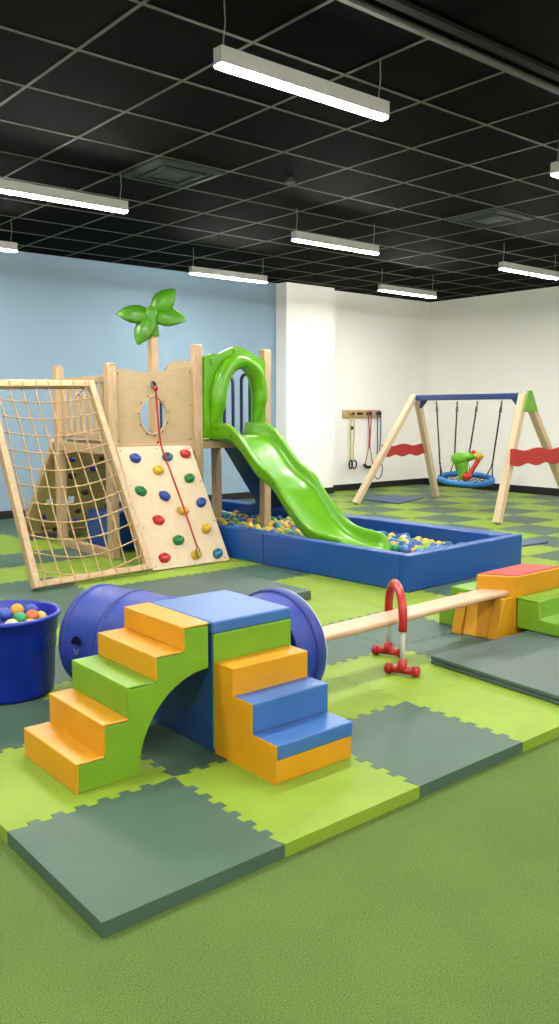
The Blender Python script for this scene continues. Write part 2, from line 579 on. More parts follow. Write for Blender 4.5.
# arched steps climbing to the right
t = thing("arch_steps", (1.66, 3.06, Z), "lime foam arch with orange stair treads climbing to the blue cube", "foam steps")
X = [1.351, 1.468, 1.577, 1.704, 1.838, 1.968]
T = [0.172, 0.297, 0.423, 0.523, 0.620]
yf, yb = 2.830, 3.298
side = [(1.354, Z), (1.354, T[0] - 0.012)]
for k in range(1, 5):
    side += [(X[k] + 0.004, T[k - 1] - 0.012), (X[k] + 0.004, T[k] - 0.012)]
side += [(1.966, T[4] - 0.012), (1.966, 0.422)]
for k in range(1, 16):
    a = math.radians(90 * k / 15.0)
    side.append((1.968 - 0.342 * math.sin(a), 0.055 + 0.367 * math.cos(a)))
side += [(1.626, Z)]
body = MB().prism([(x, yf - 0.006, z) for x, z in side], (0, yb - yf + 0.006, 0)).build("arch_body", M["lime"], t, bevel=0.005)
for k in range(5):
    mat = M["lime"] if k == 2 else M["orange"]
    zb = Z if k == 0 else T[k - 1] - 0.002
    # a padded tread: riser face and top, a thin shell wrapped over the body
    prof = [(X[k] - 0.002, zb), (X[k] - 0.002, T[k]), (X[k + 1] + 0.002, T[k]), (X[k + 1] + 0.002, T[k] - 0.010), (X[k] + 0.010, T[k] - 0.010), (X[k] + 0.010, zb)]
    MB().prism([(x, yf - 0.009, z) for x, z in prof], (0, yb - yf + 0.015, 0)).build("tread", mat, t, bevel=0.005,
        label="lime green tread" if k == 2 else "orange tread")
# centre cube
bx0, bx1, by0, by1 = 1.978, 2.407, 2.812, 3.305
t = thing("foam_cube", ((bx0 + bx1) / 2, (by0 + by1) / 2, Z), "blue foam cube with a lime front band between the two foam stairs", "foam block")
MB().box(bx0, bx1, by0 + 0.004, by1, Z, 0.566).build("cube_body", M["deep_blue"], t, bevel=0.008)
MB().box(bx0 - 0.001, bx1 + 0.002, by0 - 0.002, by1 + 0.002, 0.566, 0.620).build("top_pad", M["foam_blue"], t, bevel=0.010, bseg=3)
MB().box(bx0 + 0.004, bx1 + 0.002, by0 - 0.002, by0 + 0.05, Z + 0.01, 0.567).build("front_panel", M["lime"], t, bevel=0.005)
# stairs running down to the front
sx0, sx1 = 1.986, 2.396
t = thing("foam_stairs", ((sx0 + sx1) / 2, 2.6, Z), "yellow orange foam stairs with blue lower treads in front of the blue cube", "foam steps")
prof = [(2.808, Z), (2.808, 0.450), (2.680, 0.450), (2.680, 0.331), (2.556, 0.331), (2.556, 0.150), (2.404, 0.150), (2.404, Z - 0.0)]
MB().prism([(sx0, y, z) for y, z in prof], (sx1 - sx0, 0, 0)).build("stair_body", M["orange"], t, bevel=0.005, bseg=3)
MB().box(sx0 + 0.002, sx1 + 0.005, 2.552, 2.684, 0.207, 0.335).build("tread", M["foam_blue"], t, bevel=0.008, label="upper blue tread")
sp = [(2.808, Z), (2.808, 0.449), (2.681, 0.449), (2.681, 0.334), (2.553, 0.334), (2.553, 0.2085), (2.400, 0.2085), (2.400, Z)]
MB().prism([(sx0 - 0.003, y, z) for y, z in sp], (0.0045, 0, 0)).build("side_panel", M["orange"], t)
MB().box(sx0 + 0.002, sx1 + 0.005, 2.399, 2.560, 0.146, 0.209).build("tread", M["foam_blue"], t, bevel=0.008, label="lower blue tread")

# ------------------------------------------------------------------ ball tub
tc = Vector((1.622, 4.160, Z))
t = thing("ball_tub", tc, "dark blue round plastic tub heaped with coloured balls at the left edge", "tub")
MB().lathe([(0.215, 0.0), (0.232, 0.004), (0.236, 0.02), (0.248, 0.23), (0.256, 0.24), (0.254, 0.31), (0.262, 0.32), (0.264, 0.395), (0.279, 0.398), (0.282, 0.416), (0.266, 0.421), (0.256, 0.410), (0.236, 0.03), (0.02, 0.02)],
           tc, 56).build("tub_body", M["tub"], t, smooth=True)
tubballs = [("amber", 1.705, 4.202, .455), ("blue", 1.775, 4.180, .445), ("blue", 1.606, 4.107, .465), ("peach", 1.600, 4.260, .465), ("blue", 1.530, 4.072, .450),
            ("green", 1.668, 4.075, .440), ("orange", 1.735, 4.080, .440), ("yellow", 1.790, 4.105, .420), ("cream", 1.600, 4.020, .425), ("red", 1.680, 4.135, .410),
            ("yellow", 1.690, 4.000, .415)]
TUBL = {"amber": "amber ball at the back of the blue tub's heap, the largest looking", "peach": "peach coloured ball in the blue tub, cut by the frame edge",
        "green": "green ball low in the front of the blue tub's heap", "orange": "orange ball in the blue tub between the green and yellow balls", "cream": "pale cream ball at the tub's front rim",
        "red": "small visible part of a red ball behind the orange ball in the tub"}
BLUEL = ["blue ball at the tub's back rim beside the amber ball", "blue ball in the tub just left of the amber ball", "blue ball in the tub lowest at the frame edge"]
YELL = ["yellow ball at the tub's right rim above the orange ball's side", "yellow ball low at the tub's front rim under the orange ball"]
def ball_obj(mesh_cache, c, r, p):
    key = (c, r)
    if key not in mesh_cache:
        o = MB().ball((0, 0, 0), r, 16, 10).build("plastic_ball", M["ball_" + c], smooth=True)
        mesh_cache[key] = o
    else:
        o = mesh_cache[key].copy()
        COL.objects.link(o)
    o.location = p
    return o
BC = {}
nb = ny = 0
for c, x, y, z in tubballs:
    o = ball_obj(BC, c, 0.036, (x, y, z))
    if c == "blue":
        l = BLUEL[nb]; nb += 1
    elif c == "yellow":
        l = YELL[ny]; ny += 1
    else:
        l = TUBL[c]
    tag(o, l, "ball", "balls heaped in the blue tub")
m = MB()
rnd = random.Random(4)
for k in range(70):
    a, r = rnd.uniform(0, 6.28), 0.2 * math.sqrt(rnd.random())
    m.ball((tc.x + r * math.cos(a), tc.y + r * math.sin(a), rnd.uniform(0.31, 0.345)), 0.036, 10, 6)
o = m.build("ball_heap", M["ball_sky"], loc=(tc.x, tc.y, 0.3), smooth=True)
tag(o, "lower layer of balls filling the blue tub under the heap", "balls", None, "stuff")

# ------------------------------------------------------------------ play tunnel
def fabric_tube(path_c, ax, L, R, parent, bands, seg=48):
    ax = Vector(ax).normalized()
    prof = []
    n = 24
    for k in range(n + 1):
        s = L * k / n
        dip = min(abs(s - b) for b in bands)
        span = 0.16
        r = R - 0.010 * min(1.0, dip / span)
        prof.append((r, s))
    return MB().lathe(prof, path_c, seg, ax, caps=False)
R_T = 0.266
tp = Vector((2.045, 3.955, Z + R_T + 0.004))
tax = Vector((0.25, -0.97, 0)).normalized()
t = thing("play_tunnel", (tp.x, tp.y, Z), "blue fabric barrel tunnel lying behind the arch steps beside the tub", "tunnel")
fabric_tube(tp, tax, 0.55, R_T, t, [0.0, 0.27, 0.55]).build("tunnel_skin", M["tunnel"], t, smooth=True)
for s, nm in ((0.0, "end_ring"), (0.25, "hoop_band"), (0.52, "end_ring")):
    w = 0.035
    MB().lathe([(R_T - 0.004, 0), (R_T + 0.004, 0.003), (R_T + 0.004, w - 0.003), (R_T - 0.004, w)], tp + tax * s, 48, tax, caps=False).build(nm, M["tunnel_band"], t, smooth=True)
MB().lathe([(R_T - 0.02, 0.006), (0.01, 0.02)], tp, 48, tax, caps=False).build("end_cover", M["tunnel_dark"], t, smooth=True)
# half-round hand hole with a small stitched mark below it, on the side facing the room
a2 = Vector((0, 0, 1))
a1 = tax.cross(a2).normalized()
if a1.dot(Vector((1.0, 0.9, 0))) > 0:
    a1 = -a1
def on_tunnel(s, ang, lift=0.004):
    d = a1 * math.cos(ang) + a2 * math.sin(ang)
    return tp + tax * s + d * (R_T + lift)
m = MB()
hp = [on_tunnel(0.130, 0.10)]
pts = []
for k in range(13):
    a = math.pi * k / 12
    pts.append(on_tunnel(0.135 + 0.036 * math.cos(a), 0.10 + 0.15 * math.sin(a), 0.006))
m.add(pts, [list(range(13))])
m.build("hand_hole", M["tunnel_dark"], t)
m = MB()
for q in range(3):
    m.tube([on_tunnel(0.135 + 0.020 * math.cos(math.pi + math.pi * k / 8) * (1 - 0.2 * q), 0.03 - 0.04 * q - 0.04 * math.sin(math.pi * k / 8), 0.003) for k in range(9)], 0.0013, 5)
m.build("stitched_mark", M["stitch"], t)

# drum section whose ring shows to the right of the cube
dc = Vector((2.452, 3.105, Z + 0.285 + 0.004))
dax = Vector((0.985, 0.17, 0)).normalized()
t = thing("tunnel_hoop", (2.53, 3.1, Z), "round blue fabric tunnel end with pale piping behind the yellow stairs and cube", "tunnel")
DR = 0.282
MB().lathe([(DR - 0.03, 0), (DR - 0.018, 0.04), (DR - 0.012, 0.10), (DR - 0.002, 0.13)], dc, 56, dax, caps=False).build("hoop_skin", M["tunnel"], t, smooth=True)
MB().lathe([(DR - 0.005, 0.112), (DR + 0.004, 0.115), (DR + 0.004, 0.168), (DR - 0.004, 0.172)], dc, 56, dax, caps=False).build("end_ring", M["tunnel_band"], t, smooth=True)
MB().lathe([(DR - 0.006, 0.170), (DR + 0.002, 0.170), (DR + 0.002, 0.179), (DR - 0.006, 0.179)], dc, 56, dax, caps=False).build("edge_piping", M["piping"], t, smooth=True)
MB().lathe([(DR - 0.03, 0.002), (0.01, 0.004)], dc, 56, dax, caps=False).build("end_cover", M["tunnel_band"], t, smooth=True)

# ------------------------------------------------------------------ balance beam, hoop hurdle, right-hand blocks
m = MB()
a, b = Vector((2.70, 3.165, 0.326)), Vector((4.535, 3.215, 0.328))
m.bar(a, b, 0.165, 0.034)
o = m.build("balance_beam", M["beam_wood"], loc=(3.6, 3.2, 0.31), bevel=0.014, bseg=3)
tag(o, "long pale wooden balance beam plank running from tunnel end to orange block", "balance beam")

t = thing("arch_hurdle", (3.495, 3.165, Z), "red foam arch on white posts with red feet standing over the beam", "hurdle")
pf, pr = Vector((3.392, 3.016, 0)), Vector((3.598, 3.312, 0))
md = (pf + pr) / 2
du = (pr - pf).normalized()
hw = (pr - pf).length / 2
def arch_pt(a, r=1.0):
    return md + du * (-hw * math.cos(a)) + Vector((0, 0, 0.355 + 0.168 * math.sin(a)))
path = [pf + Vector((0, 0, 0.298)), pf + Vector((0, 0, 0.33))] + [arch_pt(math.pi * k / 20) for k in range(21)] + [pr + Vector((0, 0, 0.33)), pr + Vector((0, 0, 0.298))]
MB().tube(path, 0.0245, 14).build("foam_arch", M["red"], t, smooth=True)
fd = Vector((du.y, -du.x, 0))
for p in (pf, pr):
    MB().tube([p + Vector((0, 0, 0.09)), p + Vector((0, 0, 0.31))], 0.0135, 14).build("post", M["white_post"], t, smooth=True)
    m = MB()
    c = p + Vector((0, 0, Z + 0.030))
    fdir = Vector((0.40, -0.92, 0)).normalized()
    m.tube([c - fdir * 0.08, c + fdir * 0.08], 0.022, 12)
    for s in (-1, 1):
        m.tube([c + fdir * 0.058 * s, c + fdir * 0.064 * s, c + fdir * 0.092 * s, c + fdir * 0.098 * s], [0.022, 0.029, 0.029, 0.022], 14)
    m.tube([c, c + Vector((0, 0, 0.02)), c + Vector((0, 0, 0.055))], [0.030, 0.028, 0.024], 14)
    m.build("foot", M["red"], t, smooth=True)

# orange platform with red top
t = thing("foam_platform", (4.77, 3.2, Z), "orange foam platform with a red top panel at the beam's right end", "foam block")
P = [(4.556, 3.100), (5.10, 3.100), (4.985, 3.340), (4.430, 3.315)]
MB().prism([(x, y, Z) for x, y in P], (0, 0, 0.438 - Z)).build("platform_body", M["orange"], t, bevel=0.010, bseg=3)
cx, cy = sum(p[0] for p in P) / 4, sum(p[1] for p in P) / 4
Pi = [(cx + (x - cx) * 0.93, cy + (y - cy) * 0.93) for x, y in P]
MB().prism([(x, y, 0.432) for x, y in Pi], (0, 0, 0.012)).build("top_panel", M["red_vinyl"], t, bevel=0.004)
# yellow cradle under the beam end
t = thing("beam_cradle", (4.42, 3.25, Z), "orange foam cradle with two sloping cheeks holding up the beam's end", "foam block")
def cheek(y0, y1, xb0, xt0, xb1, xt1, xr0, xr1, z1):
    return MB().hexa([(xb0, y0, Z), (xr0, y0, Z), (xr1, y1, Z), (xb1, y1, Z), (xt0, y0, z1), (xr0, y0, z1), (xr1, y1, z1), (xt1, y1, z1)])
cheek(3.100, 3.165, 4.362, 4.445, 4.355, 4.430, 4.550, 4.513, 0.308).build("cheek", M["orange"], t, bevel=0.007)
cheek(3.345, 3.415, 4.318, 4.385, 4.310, 4.370, 4.402, 4.402, 0.308).build("cheek", M["orange"], t, bevel=0.007)
cheek(3.160, 3.350, 4.375, 4.450, 4.345, 4.400, 4.513, 4.408, 0.306).build("saddle", M["orange"], t, bevel=0.004)
# lime steps in front of and behind the platform
t = thing("foam_steps", (4.85, 2.93, Z), "lime green foam steps in front of the orange platform at right", "foam steps")
prof = [(3.094, Z), (3.094, 0.303), (2.94, 0.303), (2.92, 0.190), (2.775, 0.190), (2.775, Z)]
zz = Z + 0.052
prof = [(y, max(z, zz)) for y, z in prof]
MB().prism([(4.570, y, z) for y, z in prof], (0.55, 0, 0)).build("step_body", M["lime"], t, bevel=0.010, bseg=3)
MB().box(4.565, 5.122, 2.942, 3.096, 0.292, 0.306).build("tread_pad", M["lime"], t, bevel=0.006)
t = thing("foam_steps", (4.7, 3.5, Z), "lime green foam steps mostly hidden behind the orange cradle and platform", "foam steps")
prof = [(4.44, Z), (4.44, 0.175), (4.56, 0.175), (4.56, 0.292), (4.95, 0.292), (4.95, Z)]
MB().prism([(x, 3.425, z) for x, z in prof], (0, 0.20, 0)).build("step_body", M["lime"], t, bevel=0.010, bseg=3)

# ------------------------------------------------------------------ loose mats
t = thing("folding_mat", (4.1, 2.5, Z), "dark green folded exercise mat under the lime steps at right", "mat")
P = [(3.672, 3.050), (3.612, 2.10), (5.20, 2.02), (5.27, 2.985)]
for z0, z1, nm in ((Z, 0.074, "lower_panel"), (0.075, 0.100, "upper_panel")):
    MB().prism([(x, y, z0) for x, y in P], (0, 0, z1 - z0)).build(nm, M["mat_fold"], t, bevel=0.006)
t = MB().prism([(4.252, 4.72, Z), (4.252, 5.69, Z), (3.05, 5.75, Z), (3.05, 4.72, Z)], (0, 0, 0.072)).build("landing_mat", M["mat_fold"], loc=(3.65, 5.2, Z), bevel=0.008)
tag(t, "thick grey green landing mat lying behind the blue cube before the climbing board", "mat")
t = MB().prism([(9.74, 9.59, Z), (10.61, 9.71, Z), (10.63, 9.05, Z), (9.69, 8.76, Z)], (0, 0, 0.02)).build("exercise_mat", M["mat_blue"], loc=(10.2, 9.3, Z), bevel=0.004)
tag(t, "thin blue grey mat on the floor below the rack beyond the swing's far frame", "mat")
t = MB().prism([(7.38, 5.16, Z), (8.10, 5.11, Z), (8.15, 5.33, Z), (7.42, 5.40, Z)], (0, 0, 0.02)).build("exercise_mat", M["mat_blue"], loc=(7.7, 5.2, Z), bevel=0.004)
tag(t, "thin blue grey mat on the floor just right of the ball pit", "mat")

# ------------------------------------------------------------------ ball pit
o0 = Vector((5.0, 4.388, 0))
ex = Vector((1.684, 0.103, 0)); exn = ex.normalized()
eyn = Vector((-exn.y, exn.x, 0))
WX, WY, TH = 1.69, 4.30, 0.27
PZ0, PZ1 = Z, 0.352
def pw(a, b, z=0.0):
    p = o0 + exn * a + eyn * b
    return Vector((p.x, p.y, z))
t = thing("ball_pit", pw(WX / 2, WY / 2, Z), "large blue padded ball pit the green slide runs down into", "ball pit")
def pit_wall(a0, a1, b0, b1, nm):
    MB().hexa([pw(a0, b0, PZ0), pw(a1, b0, PZ0), pw(a1, b1, PZ0), pw(a0, b1, PZ0), pw(a0, b0, PZ1), pw(a1, b0, PZ1), pw(a1, b1, PZ1), pw(a0, b1, PZ1)]).build(nm, M["pit_blue"], t, bevel=0.014, bseg=3)
TI = 0.10
pit_wall(0, TI, TI, 1.73, "wall_pad")
pit_wall(0, TI, 1.735, 2.80, "wall_pad")
pit_wall(0, TI, 2.97, WY - TI, "wall_pad")
pit_wall(0, WX, 0, TI, "wall_pad")
pit_wall(0, WX, WY - TI, WY, "wall_pad")
pit_wall(WX - 0.2, WX, TI, 2.25, "wall_pad")
pit_wall(WX - 0.2, WX, 2.255, WY - TI, "wall_pad")
MB().hexa([pw(TI + 0.1, TI, Z), pw(WX - 0.2, TI, Z), pw(WX - 0.2, WY - TI, Z), pw(TI + 0.1, WY - TI, Z), pw(TI + 0.1, TI, Z + 0.02), pw(WX - 0.2, TI, Z + 0.02), pw(WX - 0.2, WY - TI, Z + 0.02), pw(TI + 0.1, WY - TI, Z + 0.02)]).build("floor_pad", M["pit_blue"], t)
# balls
rb = 0.043
step = rb * 2.06
rows = int((WY - 2 * TI - 2 * rb) / (step * 0.88))
rnd = random.Random(21)
bag = ["yellow"] * 9 + ["amber"] * 3 + ["teal"] * 4 + ["sky"] * 4 + ["navy"] * 3 + ["blue"] * 3 + ["lime"] * 3 + ["green"] * 1 + ["cream"] * 2
bed = MB()
seen = []
for r in range(rows):
    a = TI + rb + 0.002 + (step / 2 if r % 2 else 0)
    b = TI + rb + 0.002 + r * step * 0.88
    while a < WX - 0.2 - rb - 0.002:
        p = pw(a + rnd.uniform(-0.002, 0.002), b, 0.205 + rnd.uniform(-0.02, 0.03))
        near_post = any((p.x - q[0]) ** 2 + (p.y - q[1]) ** 2 < 0.0125 for q in ((5.85, 7.27), (5.85, 8.2), (4.945, 7.27)))
        if 5.02 < p.x < 5.70 and 4.85 < p.y < 5.78:
            near_post = True                     # the slide rests here
        if not near_post:
            k = p.y / p.x
            vis = p.x > 5.50 and p.y > 5.02 and (1.06 < k < 1.42 or 0.80 < k < 0.935)
            if vis:
                seen.append((p, rnd.choice(bag)))
            else:
                bed.ball((p.x, p.y, p.z - 0.01), rb, 8, 6)
        a += step
o = bed.build("ball_bed", M["ball_sky"], loc=pw(WX / 2, WY / 2, 0.15), smooth=True)
tag(o, "rest of the balls covering the ball pit's bottom", "balls", None, "stuff")
print("pit balls", len(seen))
CN = {"yellow": "yellow", "amber": "amber", "teal": "teal", "sky": "sky blue", "navy": "navy blue", "blue": "royal blue", "lime": "lime green", "green": "emerald green", "cream": "cream white"}
for p, c in seen:
    o = ball_obj(BC, c, rb, p)
    where = "under the slide tower end of the blue ball pit" if p.y / p.x > 1.0 else "in the ball pit's open corner past the slide exit"
    tag(o, "%s plastic ball %s" % (CN[c], where), "ball", "%s balls %s" % (CN[c], "under the tower" if p.y / p.x > 1.0 else "by the slide exit"))

# ------------------------------------------------------------------ wooden play tower
FY, BY = 7.27, 8.30
t = thing("play_tower", (4.9, 7.8, Z), "pale timber play tower with a deck, hole panel and palm tree mast", "play tower")
def rpost(x, y, z0, z1, w=0.095):
    m = MB().box(x - w / 2, x + w / 2, y - w / 2, y + w / 2, z0, z1)
    return m.build("post", M["wood_v"], t, bevel=0.012, bseg=3)
pa = rpost(3.95, FY, Z, 1.93)
rpost(4.945, FY, Z, 2.165)
rpost(5.85, FY, Z + 0.022, 2.155)
pb = rpost(3.95, 8.40, Z, 1.945)
rpost(5.85, 8.20, Z + 0.022, 1.15)
for x, y, z1, pp in ((3.95, FY, 1.93, pa), (3.95, 8.40, 1.945, pb)):
    MB().lathe([(0.05, 0), (0.048, 0.012), (0.03, 0.02)], (x, y, z1 - 0.002), 20).build("post_cap", M["wood_v"], pp, smooth=True)
# deck
m = MB()
for k in range(8):
    y = FY + 0.05 + k * 0.125
    m.box(4.0, 5.80, y, y + 0.118, 1.165, 1.195)
m.build("deck_boards", M["wood_x"], t, bevel=0.004)
MB().box(4.0, 4.897, FY - 0.03, FY + 0.03, 1.07, 1.165).build("deck_beam", M["wood_x"], t, bevel=0.006)
MB().box(4.993, 5.802, FY - 0.03, FY + 0.03, 1.10, 1.178).build("deck_beam", M["wood_x"], t, bevel=0.006)
MB().box(4.0, 5.80, BY + 0.0, BY + 0.06, 1.07, 1.165).build("deck_beam", M["wood_x"], t, bevel=0.006)
MB().box(3.92, 3.98, FY + 0.05, 8.35, 1.07, 1.165).build("deck_beam", M["wood_y"], t, bevel=0.006)
MB().box(5.82, 5.88, FY + 0.05, 8.15, 1.07, 1.165).build("deck_beam", M["wood_y"], t, bevel=0.006)
MB().box(3.91, 3.99, FY + 0.05, 8.35, Z, 0.135).build("sill_beam", M["wood_y"], t, bevel=0.006)
# side railing
rl = MB().box(3.93, 3.97, FY + 0.05, 8.35, 1.765, 1.83).build("rail", M["wood_y"], t, bevel=0.006)
MB().box(3.93, 3.97, FY + 0.05, 8.35, 1.215, 1.275).build("rail", M["wood_y"], t, bevel=0.006)
for k in range(7):
    y = FY + 0.14 + k * 0.138
    MB().box(3.938, 3.962, y, y + 0.075, 1.27, 1.77).build("slat", M["wood_v"], t, bevel=0.004)
# front panel with porthole
top = [(3.995, 1.885), (4.06, 1.893), (4.15, 1.888), (4.26, 1.870), (4.39, 1.868), (4.52, 1.885), (4.65, 1.912), (4.77, 1.928), (4.90, 1.935)]
outer = [(3.995, 1.165), (4.90, 1.165)] + list(reversed([(p.x, p.y) for p in catmull([(a, b, 0) for a, b in top], 4)]))
plate("hole_panel", outer, [circle(4.424, 1.445, 0.150, 0.178, 40)], 0.024, lambda a, b, c: (a, FY + 0.012 + c, b), M["ply"], t)
hp_ = bpy.data.objects["hole_panel"]
for k in range(11):
    a = 2 * math.pi * k / 11 + 0.2
    MB().ball((4.424 + 0.172 * math.cos(a), FY - 0.003, 1.445 + 0.2 * math.sin(a)), 0.008, 8, 6).build("screw", M["black"], hp_, smooth=True)
for x, z in ((4.03, 1.85), (4.03, 1.2), (4.86, 1.88), (4.86, 1.2), (4.86, 1.55)):
    MB().ball((x, FY - 0.003, z), 0.007, 8, 6).build("screw", M["black"], hp_, smooth=True)
m = MB()
ring = [(4.424 + 0.158 * math.cos(2 * math.pi * k / 40), FY - 0.002, 1.445 + 0.186 * math.sin(2 * math.pi * k / 40)) for k in range(40)]
m.tube(ring, 0.009, 8, True)
m.build("porthole_rim", M["ply"], t, smooth=True)
m = MB()
m.tube([(4.424 + 0.006, FY - 0.012 + 0.03 * math.sin(0), 1.75)] * 1 + [(4.43, FY - 0.02, 1.752)], 0.02, 12)
m.tube([(4.412 + 0.028 * math.cos(2 * math.pi * k / 20), FY - 0.035, 1.742 + 0.034 * math.sin(2 * math.pi * k / 20)) for k in range(20)], 0.007, 8, True)
m.tube([(4.412, FY, 1.775), (4.412, FY - 0.04, 1.775)], 0.010, 8)
m.build("rope_ring", M["steel"], t, smooth=True)
# rear header board with a wavy top, seen above the front panel
top = [(5.20, 1.95), (5.28, 2.03), (5.42, 2.066), (5.58, 2.055), (5.72, 2.045), (5.81, 2.06)]
outer = [(5.20, 1.80), (5.81, 1.80)] + list(reversed([(p.x, p.y) for p in catmull([(a, b, 0) for a, b in top], 4)]))
plate("header_board", outer, [], 0.024, lambda a, b, c: (a, BY - 0.02 + c, b), M["ply"], t)
MB().box(5.74, 5.80, BY - 0.008, BY + 0.05, 1.16, 1.86).build("header_post", M["wood_v"], t, bevel=0.008)
# navy guard bars
def loop_bar(p, q, z0, z1, r=0.020):
    p, q = Vector(p), Vector(q)
    c = (p + q) / 2
    h = (q - p) / 2
    pts = []
    rad = h.length
    for k in range(13):
        a = math.pi * k / 12
        pts.append(c + h * math.cos(a) + Vector((0, 0, z1 - rad + rad * math.sin(a))))
    for k in range(13):
        a = math.pi + math.pi * k / 12
        pts.append(c + h * math.cos(a) + Vector((0, 0, z0 + rad + rad * math.sin(a))))
    MB().tube(pts, r, 8, True).build("guard_bar", M["navy"], t, smooth=True)
loop_bar((5.85, 7.86, 0), (5.85, 8.03, 0), 1.20, 1.885)
loop_bar((5.85, 7.54, 0), (5.85, 7.70, 0), 1.20, 1.90)
MB().tube([(5.85, 8.10, 1.2), (5.85, 8.10, 1.75)], 0.012, 8).build("guard_bar", M["navy"], t, smooth=True)
for x in (5.14, 5.22, 5.40, 5.50):
    MB().tube([(x, BY - 0.02, 1.195), (x, BY - 0.02, 1.80)], 0.013, 8).build("guard_bar", M["navy"], t, smooth=True)
MB().box(5.0, 5.75, BY - 0.035, BY - 0.005, 1.79, 1.82).build("guard_rail", M["navy"], t, bevel=0.004)
# navy board under the rear right side
# palm mast
px_, py_ = 4.995, 8.20
MB().box(px_ - 0.048, px_ + 0.048, py_ - 0.048, py_ + 0.048, 1.195, 2.42).build("palm_trunk", M["wood_v"], t, bevel=0.018, bseg=3)
crown = MB().lathe([(0.075, 0), (0.078, 0.01), (0.072, 0.16), (0.080, 0.25), (0.06, 0.31), (0.02, 0.335)], (px_, py_, 2.31), 28).build("palm_crown", M["leaf"], t, smooth=True)
rt = Vector((0.768, -0.64, 0)); fwv = Vector((0.64, 0.768, 0)); upv = Vector((0, 0, 1))
def leaf(d, L, W, tilt, nm="palm_leaf"):
    """d: direction (3D) of the leaf spine from the crown; a fleshy folded blade"""
    base = Vector((px_, py_, 2.55))
    d = Vector(d).normalized()
    s = d.cross(Vector(tilt)).normalized()
    n = s.cross(d).normalized()
    nu, nv = 14, 9
    v, f = [], []
    for side_ in (1, -1):
        for i in range(nu + 1):
            u = i / nu
            w = W * (math.sin(math.pi * min(1, (0.10 + 0.90 * u)) ** 0.9)) ** 0.75 if u < 1 else 0.0
            for k in range(nv):
                q = -1 + 2 * k / (nv - 1)
                bow = 0.10 * L * math.sin(math.pi * u) - 0.16 * L * u * u
                fold = -0.35 * W * abs(q) ** 1.6 * math.sin(math.pi * min(1, u + 0.1))
                th = 0.030 * (1 - abs(q) ** 2) * max(0.0, 1 - u ** 3) * side_
                v.append(base + d * (0.03 + L * u) + s * (w * q) + n * (bow + fold + th))
    N = (nu + 1) * nv
    for h in (0, N):
        for i in range(nu):
            for k in range(nv - 1):
                f.append((h + i * nv + k, h + i * nv + k + 1, h + (i + 1) * nv + k + 1, h + (i + 1) * nv + k))
    mb = MB().add(v, f)
    o = mb.build(nm, M["leaf"], t, smooth=True)
    bm = bmesh.new(); bm.from_mesh(o.data)
    bmesh.ops.remove_doubles(bm, verts=bm.verts, dist=1e-4)
    bmesh.ops.recalc_face_normals(bm, faces=bm.faces)
    bm.to_mesh(o.data); bm.free()
    for p in o.data.polygons:
        p.use_smooth = True
leaf(-rt * 1.0 + upv * 0.08 - fwv * 0.15, 0.36, 0.125, upv * 0.55 - fwv * 1.0)
leaf(rt * 0.66 + upv * 0.72 - fwv * 0.1, 0.35, 0.125, -fwv + upv * 0.2)
leaf(rt * 1.0 - upv * 0.12 - fwv * 0.2, 0.36, 0.120, upv * 0.5 - fwv)
leaf(-rt * 0.42 - upv * 0.85 - fwv * 0.35, 0.35, 0.120, -fwv + upv * 0.2 - rt * 0.2)
leaf(fwv * 1.0 + upv * 0.35 - rt * 0.35, 0.30, 0.10, upv)

# blue foam block under the deck
o = MB().box(4.11, 4.70, 7.66, 8.18, Z, 0.45).build("foam_block", M["pit_blue"], loc=(4.47, 7.87, Z), bevel=0.05, bseg=4)
tag(o, "blue rounded foam block on the floor under the tower deck behind the net", "foam block")
# navy ramp pad from the deck's right side
m = MB()
n_ = Vector((0.92, 0, 0.40)).normalized()
m.prism([(5.96, 7.40, 1.14), (6.735, 7.40, Z), (6.80, 7.40, Z), (6.03, 7.40, 1.14)], (0, 0.90, 0))
o = m.build("ramp_pad", M["navy_pad"], loc=(6.3, 7.85, Z), bevel=0.01)
tag(o, "steep navy blue pad leaning on the tower deck behind the slide", "pad")

# ------------------------------------------------------------------ climbing board with holds
BA, BB = Vector((0, 6.44, Z)), Vector((0, 7.2, 1.147))
bd = (BB - BA); bl = bd.length; bd = bd.normalized()
bn = Vector((0, -bd.z, bd.y))
def on_board(x, s, lift=0.0):
    return Vector((x, 0, 0)) + BA + bd * s + bn * lift
t = thing("climbing_board", (4.35, 6.8, Z), "sloping birch climbing board with coloured holds and a red rope", "climbing wall")
loop = [on_board(3.890, 0.016), on_board(4.750, 0.016), on_board(4.815, bl), on_board(3.960, bl)]
brd = MB().prism(loop, -bn * 0.022).build("board", M["ply_ramp"], t, bevel=0.004)
for x, s in ((3.93, 0.05), (4.70, 0.05), (3.99, 1.29), (4.77, 1.29), (3.95, 0.45), (4.74, 0.45), (3.965, 0.9), (4.76, 0.9), (4.35, 0.03), (4.4, 1.30)):
    MB().ball(on_board(x, s, 0.001), 0.006, 8, 5).build("screw", M["black"], brd, smooth=True)
HOLDS = [('blue', 4.117, 1.193), ('teal', 4.479, 1.193), ('red', 4.703, 1.221), ('yellow', 4.318, 1.050), ('green', 4.640, 0.938), ('green', 4.051, 0.830),
         ('blue', 4.287, 0.758), ('blue', 4.668, 0.658), ('yellow', 4.427, 0.584), ('red', 4.124, 0.508), ('yellow', 4.611, 0.371), ('green', 4.259, 0.282),
         ('teal', 4.632, 0.095), ('red', 4.046, 0.122), ('yellow', 4.391, 0.112)]
rnd = random.Random(3)
